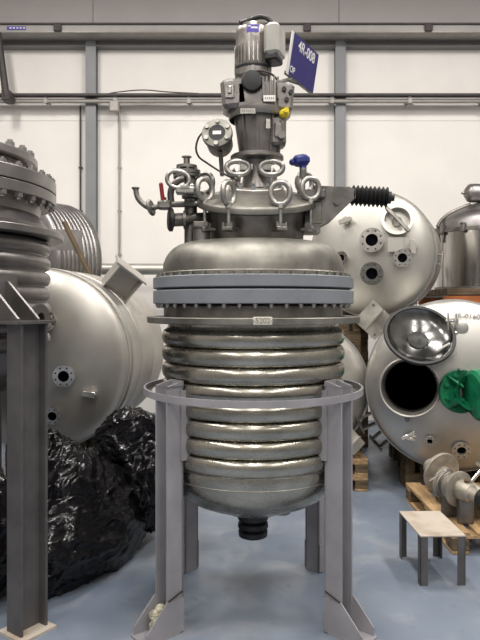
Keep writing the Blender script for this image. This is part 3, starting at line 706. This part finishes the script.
ws = thing('wooden_stick', 'brown wooden stick leaning diagonally against the lying tank', 'stick', P(64,222,5.6))
d = P(94,283,5.5)-P(64,222,5.6); d2 = d*1.12
MB().bbox((0,0,d2.length/2), (.055,.03,d2.length), .004, d.to_track_quat('Z','Y').to_matrix().to_4x4()).build('stick', 'wood_stick', ws)

# tank A: upper right, facing the camera
DA = 6.4; ka = DA/F; RA = 62*ka; Aloc = P(371, 254, DA)
ta, AM = tank('raised_tank', 'cream steel tank raised behind reactor, dished end with four open nozzles', Aloc, (-.42,-1,-.02), RA, .7, .20, 'steel_cream')
for x, y, r in ((373,241,.122), (373,273,.115), (344,258,.068), (402,258,.09)): nozzle(ta, *spot(AM,RA,.2,x,y), RA, .20, r, .08)
xw, yw = spot(AM,RA,.2,397,222)
hw = bpy.data.objects.new('hand_hole', None); COL.objects.link(hw); hw.parent = ta
hw.matrix_basis = T(xw,yw,dz(RA,.2,math.hypot(xw,yw))) @ RX(-.25) @ RY(.2)
MB().lathe([(.13,-.05), (.135,.05), (.155,.052), (.155,.075), (.125,.075), (.125,.055), (.118,-.005), (.001,-.005)], 40).build('rim', 'steel_cream', hw, ang=30)
MB().bbox((0,0,.085), (.035,.34,.025), .005, RZ(.75)).build('cross_bar', 'steel_dark', hw)
MB().lathe([(.05,-.006), (.05,.02), (.02,.05), (.001,.05)], 20).build('hub', 'steel_satin', hw)
for x, y, a in ((347,221,.3), (414,247,-1.4)):
    x, y = (q/ka for q in spot(AM,RA,.2,x,y))
    m_ = MB(); m_.cyl(.04,0,.07,14); m_.bbox((0,0,.07), (.14,.05,.03), .006); m_.build('end_lug', 'steel_satin_grey', ta, T(x*ka,y*ka,dz(RA,.2,math.hypot(x,y)*ka)) @ RZ(a))
m_ = MB(); m_.box((0,0,.02), (.15,.14,.02)); m_.box((-.02,0,-.03), (.05,.05,.09)); m_.build('name_plate', 'steel_cream', ta, (lambda q: T(q[0],q[1],dz(RA,.2,math.hypot(*q))+.045) @ RY(.25))(spot(AM,RA,.2,396,245)))
MB().lathe([(RA*.985,.0), (RA*1.018,.0), (RA*1.018,-.05), (RA*.985,-.05)], 96, closed_prof=True).build('end_ring', 'steel_satin', ta, ang=30)
MB().lathe([(RA*.985,-.16), (RA*1.012,-.16), (RA*1.012,-.19), (RA*.985,-.19)], 96, closed_prof=True).build('end_ring', 'steel_satin', ta, ang=30)
lug(ta, RZ(-.10) @ T(RA-.01,0,-.22) @ RY(PI/2), .14, .16, .06, 'steel_cream')
o = lug(ta, RZ(math.radians(-93)) @ T(RA-.02,0,-.16) @ RY(PI/2), .3, .3, .10, 'steel_satin')
# square foot plate hanging below it
fp = bpy.data.objects.new('foot_bracket', None); COL.objects.link(fp); fp.parent = ta
FPm = frame(P(374,320,5.9), (-.15,-1,.12)) @ RZ(math.radians(47))
fp.matrix_basis = AM.inverted() @ FPm
MB().bbox((0,0,0), (.27,.27,.016), .003).build('foot_plate', 'steel_dome', fp)
MB().prism([(-.12,0), (.12,0), (.12,.10), (-.12,.02)], .012, RX(PI/2) @ T(0,0,0)).build('gusset', 'steel_satin', fp)
m_ = MB(); [m_.cyl(.013,.007,.012,10,T(x,y,0)) for x, y in ((-.10,.10), (.10,.10), (.10,-.10), (-.10,-.10))]; m_.build('bolt_holes', 'cable_dark', fp)['kind'] = 'stuff'
MB().bbox((.0,.0,-.14), (.10,.14,.27), .006).build('stem', 'steel_satin_grey', fp)
for q in (-.2,-.6):
    for sx in (-1,1):
        pt = AM @ Vector((sx*.28,-math.sqrt(RA*RA-.28**2),q))
        timber((pt.x,pt.y,0), (.22,.24,pt.z+.004), 'tall timber blocks stacked under the raised cream tank', 'timbers under the raised tank')

# tank C: behind the reactor
DC = 5.5; kc = DC/F; RC = 66*kc; Cloc = P(302, 386, DC); Cloc.z = .274+RC
tcn, CMx = tank('shadowed_tank', 'pale steel tank lying on stacked pallets directly behind the reactor', Cloc, (0,-1,0), RC, 1.0, .2, 'steel_cream')
MB().lathe([(RC*.99,.03), (RC*1.02,.03), (RC*1.02,-.03), (RC*.99,-.03)], 96, closed_prof=True).build('end_ring', 'steel_satin', tcn, ang=30)
fp = bpy.data.objects.new('foot_bracket', None); COL.objects.link(fp); fp.parent = tcn
fp.matrix_basis = CMx.inverted() @ frame(P(353,442,5.35), (.25,-1,.2)) @ RZ(math.radians(40))
MB().bbox((0,0,0), (.15,.17,.014), .003).build('foot_plate', 'steel_satin_grey', fp); MB().prism([(-.07,0), (.07,0), (.07,.05), (-.07,.05)], .012, RX(PI/2)).build('gusset', 'steel_satin', fp)
MB().bbox((-.02,.03,-.09), (.09,.09,.17), .006).build('stem', 'steel_satin_grey', fp)

# tank B: lower right with open manway
DB = 5.2; kb = DB/F; RB = 85*kb; Bloc = P(453, 385, DB); DBd = .22
tbk, BM = tank('open_tank', 'large lying steel tank with open round manway and hinged dark shiny cover', Bloc, (-.22,-1,.03), RB, .82, DBd, 'steel_satin', hole=True)
# manway: collar, sleeve, black liner added for shade
xm, ym = spot(BM,RB,DBd,410,387); zm = dz(RB, DBd, math.hypot(xm,ym))
mw = bpy.data.objects.new('manway', None); COL.objects.link(mw); mw.parent = tbk; mw.matrix_basis = T(xm,ym,zm-.01) @ RY(-.10)
MB().lathe([(.225,-.08), (.242,.045), (.246,.05), (.238,.055), (.228,.05), (.210,-.06)], 56).build('collar', 'steel_satin_grey', mw, ang=50)
MB().lathe([(.213,-.06), (.213,-.16), (.209,-.16), (.209,-.05)], 56).build('inner_sleeve', 'steel_dark', mw)
MB().lathe([(RB*.98,-.02), (RB*.98,-.80), (.001,-.81)], 48).build('shade_liner', 'shade_black', tbk)  # black liner added to darken the view through the manway
cv = bpy.data.objects.new('manway_cover', None); COL.objects.link(cv); cv.parent = tbk
cv.matrix_basis = (lambda q: T(q[0],q[1],zm+.10))(spot(BM,RB,DBd,418,336)) @ RX(-.62) @ RY(.12)
MB().lathe([(.275,.0), (.275,.024), (.255,.026), (.245,.010), (.18,-.03), (.085,-.055), (.08,-.045), (.001,-.045)], 56).build('cover_dish', 'mirror_steel', cv, ang=40)
MB().lathe([(.258,.012), (.280,.010), (.286,.02), (.280,.036), (.258,.034)], 56, closed_prof=True).build('rubber_seal', 'rubber', cv)
MB().lathe([(.275,.0), (.18,-.045), (.001,-.07)], 56).build('cover_back', 'steel_dark', cv)
m_ = MB(); m_.bbox((0,.285,.01), (.03,.05,.03), .005); m_.seg((0,.30,.01), (0,.34,.02), .008); m_.build('cover_latch', 'steel_dark', cv)
m_ = MB(); m_.bbox((0,0,-.08), (.08,.06,.22), .008); m_.build('cover_hinge', 'steel_dark', tbk, (lambda q: T(q[0],q[1],zm+.02))(spot(BM,RB,DBd,414,357)) @ RX(.2))
def on(x, y):
    q = spot(BM,RB,DBd,x,y); return T(q[0],q[1],dz(RB,DBd,math.hypot(*q)))
m_ = MB(); m_.bbox((0,0,.0), (.14,.105,.03), .004); m_.box((0,.0,-.09), (.05,.04,.16)); m_.build('data_plate', 'steel_cream', tbk, on(444,352) @ T(0,0,.10) @ RX(-.1) @ RZ(.55))
m_ = MB(); m_.bbox((-.03,0,.04), (.012,.17,.08), .003); m_.bbox((.03,.02,.04), (.012,.12,.08), .003); m_.seg((-.05,.02,.06), (.05,.02,.06), .016); m_.bbox((0,-.08,.02), (.10,.02,.04), .004); m_.build('lifting_lug', 'steel_bright', tbk, on(451,323))
MB().lathe([(.055,.0), (.058,.008), (.045,.014), (.001,.014)], 24).build('welded_pad', 'steel_satin', tbk, on(461,328))
text('4R-0160', .062, 'ink_grey', tbk, on(467,316) @ T(.0,0,.012) @ RX(-.55) @ RY(.1))
for x, y, r in ((430,440,.045), (461,449,.072)): nozzle(tbk, *spot(BM,RB,DBd,x,y), RB, DBd, r, .035, mm='steel_satin_grey')
m_ = MB(); m_.bbox((0,0,.03), (.12,.03,.03), .005, RZ(.5)); m_.bbox((.03,-.02,.02), (.07,.03,.04), .005, RZ(-.3)); m_.build('latch', 'steel_bright', tbk, on(408,435))
MB().lathe([(.02,0), (.022,.03), (.001,.032)], 14).build('plug', 'steel_dark', tbk, on(407,419))
m_ = MB(); m_.seg((0,0,0), (0,0,.1), .012); m_.build('sensor_stub', 'steel_bright', tbk, on(459,368))
# leg stubs on its lower left
for ang, q in ((206,-.12), (222,-.30)):
    lug(tbk, RZ(math.radians(ang)) @ T(RB-.02,0,q) @ RY(PI/2), .16, .16, .16, 'steel_dark')
for q in (-.25,-.85):
    for sx in (-1,1):
        pt = BM @ Vector((sx*.30,-math.sqrt(RB*RB-.30**2),q))
        timber((pt.x,pt.y,0), (.2,.22,pt.z+.004), 'dark timber blocks under the tank with open manway', 'timbers under the open tank')
# green valve flanged on it
gq = spot(BM,RB,DBd,459,391); gv_p = BM @ Vector((gq[0],gq[1],dz(RB,DBd,math.hypot(*gq))+.002))
gv = thing('green_valve', 'green cast valve flanged onto the tank with the open manway', 'valve', M=frame(gv_p, (.10,-1,.06)) @ RZ(.1))
MB().lathe([(.001,.0), (.17,.0), (.175,.006), (.175,.035), (.17,.042), (.07,.042), (.065,.10)], 44).build('flange', 'green', gv, ang=30)
for k in range(8): m_ = hexbolt(.02,.03); m_.build('bolt', 'green', gv, T(.135*math.cos(PI/4*k+.3),.135*math.sin(PI/4*k+.3),.042))
m_ = MB(); m_.lathe([(.065,.05), (.08,.12), (.12,.16), (.14,.18)], 32, T(.03,0,0)); m_.build('throat', 'green', gv)
m_ = MB(); m_.lathe([(.001,-.16), (.17,-.16), (.195,-.14), (.20,-.12), (.20,.16), (.19,.18), (.001,.18)], 40, T(.165,-.02,.22) @ RY(PI/2)); m_.build('body', 'green', gv, ang=35)
for a in (.5,2.2,3.9): MB().prism([(.0,0), (.12,0), (.02,.13), (.0,.13)], .016, RZ(a) @ T(.06,0,.04) @ RX(PI/2)).build('rib', 'green', gv)

# ------------------------------------------------------------------ upper right drum on a racking beam
DD = 7.3; kd = DD/F; RD = .58; dxc = (441-240)*kd+RD; zb0 = CAMZ+(HZ-287)*kd
rk = thing('pallet_rack', 'dark rack with orange beam carrying the upright lidded drum', 'rack', (dxc,DD+.1,0))
for sx in (-.62,.66):
    for sy in (-.5,.5):
        m_ = MB(); m_.box((sx,sy,(zb0-.20)/2), (.09,.07,zb0-.20)); m_.box((sx,sy,.005), (.14,.13,.01)); m_.build('upright', 'column', rk)
for sy in (-.55,.55): MB().box((.02,sy,zb0-.155), (1.44,.05,.09)).build('beam', 'orange', rk)
for k in range(5): MB().bbox((.02,-.5+k*.25,zb0-.065), (1.38,.15,.07), .004).build('deck_board', 'wood_dark', rk)
for sx in (-.58,.02,.62): MB().box((sx,0,zb0-.11), (.10,1.04,.02)).build('crosspiece', 'black_paint', rk)
MB().bbox((-.15,-.58,zb0-.26), (1.0,.06,.06), .004).build('lower_plank', 'wood_stick', rk)
dr = thing('lidded_drum', 'upright polished steel drum with clamped lid and pipe on top', 'drum', (dxc,DD+.1,zb0-.03))
hB = (287-228)*kd
MB().lathe([(.001,.0), (RD*1.0,.0), (RD*1.0,.02), (RD*.985,.03), (RD*.985,hB)], 72).build('drum_wall', 'drum_steel', dr, ang=30)
MB().lathe([(RD*1.03,.0), (RD*1.03,.03), (RD*.9,.03), (RD*.9,.0)], 72, closed_prof=True).build('foot_ring', 'steel_dark', dr, ang=30)
MB().lathe([(RD*.99,hB-.03), (RD*1.025,hB-.03), (RD*1.025,hB+.01), (RD*.99,hB+.01)], 72, closed_prof=True).build('clamp_band', 'steel_dark', dr, ang=30)
MB().lathe([(RD*1.0,hB+.005), (RD*.99,hB+.09), (RD*.93,hB+.16), (RD*.70,hB+.24), (RD*.3,hB+.33), (.001,hB+.34)], 72).build('lid', 'steel_grey', dr, ang=50)
for k in range(12):
    a = 2*PI*k/12-2.9; m_ = MB(); m_.bbox((0,0,0), (.05,.05,.11), .008); m_.seg((0,0,.03), (.07,0,.05), .013, 8); m_.build('lid_clamp', 'steel_dark', dr, T(RD*1.04*math.cos(a),RD*1.04*math.sin(a),hB) @ RZ(a))
MB().tube([(-RD*1.03,-.1,hB-.14), (-RD*1.06,-.1,hB), (-RD*1.02,-.1,hB+.10), (-RD*.8,-.1,hB+.21), (-RD*.4,-.1,hB+.31)], .02, 8).build('lid_strap', 'steel_dark', dr)
m_ = MB(); m_.lathe([(.001,-.03), (.05,-.02), (.10,.02), (.11,.05), (.11,.40), (.001,.40)], 28, T(-.28,-.10,hB+.44) @ RY(PI/2)); m_.seg((-.30,-.10,hB+.44), (-.34,-.1,hB+.44), .014); m_.build('top_pipe', 'steel_grey', dr)
m_ = MB(); m_.seg((.05,-.1,hB+.28), (.05,-.1,hB+.5), .06); m_.build('pipe_riser', 'steel_dark', dr)
m_ = MB(); m_.seg((0,0,0), (0,-.05,.4), .02); m_.bbox((0,-.02,-.02), (.10,.05,.06), .008); m_.bbox((0,-.05,.42), (.12,.06,.05), .008); m_.build('side_handle', 'steel_dark', dr, T(-.18,-RD*.96,.12))

# ------------------------------------------------------------------ pallets
def pallet(label, loc, wx_, ly, h=.144, group=None, rz=0, along='Y'):
    o = thing('wooden_pallet', label, 'pallet', loc, group); o.rotation_euler = (0,0,rz)
    nb = 6; bw = wx_/nb*.76
    bd = MB().bbox((0,0,0), (bw,ly,.022), .003).mesh('top_board', 'wood')
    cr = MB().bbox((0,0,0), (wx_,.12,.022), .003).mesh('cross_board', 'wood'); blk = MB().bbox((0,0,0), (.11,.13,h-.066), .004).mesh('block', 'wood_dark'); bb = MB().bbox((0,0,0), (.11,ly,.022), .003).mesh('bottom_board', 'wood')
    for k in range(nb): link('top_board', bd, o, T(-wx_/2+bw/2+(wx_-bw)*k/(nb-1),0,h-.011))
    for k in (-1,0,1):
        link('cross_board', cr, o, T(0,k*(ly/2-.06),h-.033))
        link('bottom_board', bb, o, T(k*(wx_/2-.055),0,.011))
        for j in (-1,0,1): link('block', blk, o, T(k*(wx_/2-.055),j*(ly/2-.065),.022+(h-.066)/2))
    return o
pallet('pale wooden pallet carrying pump parts beside the small steel stool', (1.36+.46,4.53,0), .92, 1.12)
for k in range(2):
    pallet('wooden pallet under the shadowed tank, ' + ('lower of two' if k == 0 else 'upper of two'), (.60,5.92,k*.137), 1.0, 1.2, .137)
# ------------------------------------------------------------------ pump parts on pallet
pu = thing('pump_shaft', 'pale flanged pump shaft lying across the wooden pallet', 'pump', (1.55,4.55,.144))
a = P(430,466,4.75)-pu.location; b2 = P(492,503,4.15)-pu.location
a.z = max(a.z,.20); dv = b2-a; Q = T(*a) @ dv.to_track_quat('Z','Y').to_matrix().to_4x4()
MB().lathe([(.001,-.02), (.05,-.015), (.062,.0), (.065,.10), (.055,.13)], 28, Q).build('end_cap', 'pump_steel', pu)
MB().lathe([(.03,.12), (.15,.12), (.155,.126), (.155,.142), (.15,.148), (.05,.148)], 40, Q).build('flange', 'pump_steel', pu, ang=30)
MB().lathe([(.058,.14), (.058,.62), (.05,.64), (.001,.64)], 28, Q).build('shaft_tube', 'pump_steel', pu)
m_ = MB(); m_.seg(Q @ Vector((.0,.0,.40)), Q @ Vector((.0,.0,.40))+Vector((.13,.02,.14)), .013); m_.seg(Q @ Vector((.0,.0,.40))+Vector((.08,.0,.17)), Q @ Vector((.0,.0,.40))+Vector((.20,.04,.11)), .016); m_.build('tee_handle', 'steel_bright', pu)
for q in (.18,.52):
    c = Q @ Vector((0,0,q)); MB().bbox((c.x,c.y,(c.z-.04)/2), (.12,.08,c.z-.04), .006).build('cradle', 'wood_dark', pu)
pb = thing('centrifugal_pump', 'pale steel pump body with yellow tag lying on wooden pallet', 'pump', (1.55,4.2,.144))
a = P(444,483,4.32)-pb.location; b2 = P(486,500,3.98)-pb.location; dv = b2-a; Q = T(*a) @ dv.to_track_quat('Z','Y').to_matrix().to_4x4()
MB().lathe([(.001,-.02), (.09,-.015), (.105,.0), (.105,.02), (.09,.025), (.09,.12), (.105,.125)], 36, Q).build('rear_housing', 'pump_steel', pb, ang=35)
MB().lathe([(.094,.04), (.097,.045), (.097,.06), (.094,.065)], 36, Q).build('clamp_band', 'steel_dark', pb, ang=30)
MB().lathe([(.06,.12), (.115,.125), (.12,.13), (.12,.145), (.112,.15), (.06,.155)], 36, Q).build('flange', 'pump_steel', pb, ang=30)
MB().lathe([(.07,.15), (.068,.21), (.058,.25), (.045,.26), (.045,.34), (.001,.34)], 32, Q).build('nose', 'pump_steel', pb, ang=35)
MB().lathe([(.05,.33), (.062,.335), (.062,.37), (.001,.372)], 28, Q).build('end_seal', 'rubber', pb)
MB().lathe([(.001,.0), (.018,.003), (.018,.02), (.001,.02)], 12, Q @ T(0,.0,.21) @ RX(-PI/2) @ T(0,0,.062)).build('plug', 'wood_stick', pb)
m_ = MB(); p0 = Q @ Vector((0,.10,.08)); m_.bbox((p0.x-.02,p0.y-.06,p0.z-.02), (.03,.012,.035), .003); m_.build('yellow_tag', 'yellow', pb)
m_ = MB(); m_.tube([p0, p0+Vector((-.05,-.03,.02)), p0+Vector((-.10,-.02,-.01)), p0+Vector((-.16,0,-.06))], .007, 6); m_.build('wire_loop', 'steel_bright', pb)
for q in (.05,.20):
    c = Q @ Vector((0,0,q)); MB().bbox((c.x,c.y,(c.z-.05)/2), (.10,.05,max(.03,c.z-.05)), .006).build('foot', 'steel_dark', pb)
# ------------------------------------------------------------------ stool
so = thing('steel_stool', 'low stool with worn square steel top and four dark angle legs', 'stool', (1.15,3.74,0))
so.rotation_euler = (0,0,.03)
MB().bbox((0,0,.283), (.262,.42,.010), .002).build('stool_top', 'rust_plate', so)
for sx in (-1,1):
    for sy in (-1,1):
        m_ = MB(); x, y = sx*.108, sy*.185
        m_.box((x,y-.0+sy*.0195,.139), (.045,.006,.278)); m_.box((x+sx*.0195,y,.139), (.006,.045,.278)); m_.build('leg', 'paint_leg_dark', so, ang=30)

# ------------------------------------------------------------------ black refuse bags
def bag(label, c, rad, seed, rz=0, tie=True, amp=1.):
    o = thing('refuse_bag', label, 'bag', (c[0],c[1],0)); o.rotation_euler = (0,0,rz)
    n, k = 120, 72; vs = []; fs = []; off = Vector((seed*7.3, seed*3.1, seed*1.7))
    for j in range(k+1):
        ph = -PI/2+PI*j/k
        for i in range(n):
            th = 2*PI*i/n; d_ = Vector((math.cos(ph)*math.cos(th), math.cos(ph)*math.sin(th), math.sin(ph)))
            s1 = noise.noise(d_*1.5+off)*.22
            wp = d_+Vector((noise.noise(d_*2+off*1.3), noise.noise(d_*2+off*.7), noise.noise(d_*2+off*2.1)))*.35
            rg = 1-abs(noise.noise(Vector((wp.x*2.0,wp.y*2.0,wp.z*2.6))+off*2)*2); rg2 = 1-abs(noise.noise(Vector((wp.x*2.5,wp.y*2.5,wp.z*7))+off)*2); rg3 = 1-abs(noise.noise(Vector((wp.x*7,wp.y*7,wp.z*11))+off*3)*2)
            f_ = 1+s1+amp*(.09*rg**2+.05*rg2**5+.02*rg3**5-.05)
            x, y, z = d_.x*rad[0]*f_, d_.y*rad[1]*f_, d_.z*rad[2]*f_+c[2]
            z = max(z, c[3]+.004*noise.noise(d_*9)) if len(c) > 3 else max(z, .003)
            vs.append((x, y, z))
    for j in range(k):
        for i in range(n): fs.append((j*n+i, j*n+(i+1) % n, (j+1)*n+(i+1) % n, (j+1)*n+i))
    m_ = MB(); m_.add(vs, fs); m_.build('sack', 'bag', o, ang=70)
    if tie:
        m_ = MB(); top = c[2]+rad[2]*.98; pr = [(.09,-.06), (.035,.0), (.03,.02), (.06,.06), (.085,.09)]
        m_.lathe(pr, 18, T(.03,0,top)); m_.v = [(x+.02*noise.noise(Vector((x*30,y*30,z*20))), y+.02*noise.noise(Vector((y*30,x*30,z*20))), z) for x, y, z in m_.v]; m_.build('knot', 'bag', o)
    return o
bag('large black bin bag slumped on the floor in front of the bag pile', (-.99,3.84,.25), (.31,.56,.42), 1, -.30, False)
bag('black bin bag heaped against the ribbed vessel leg, below lying tank', (-1.25,4.16,.38), (.27,.29,.34), 2, .4, False, 1.1)
bag('crumpled black bin bag on top of the pile beside the grey stand', (-.74,4.28,.64), (.24,.25,.25), 3, .9, False, 1.2)
bag('black bin bag leaning against the front left leg of reactor stand', (-.66,4.22,.40), (.19,.26,.36), 5, .1, False, 1.1)
bag('smooth black bin bag under the dark ribbed vessel', (-1.50,3.36,.36), (.34,.30,.42), 4, .2, False, .5)
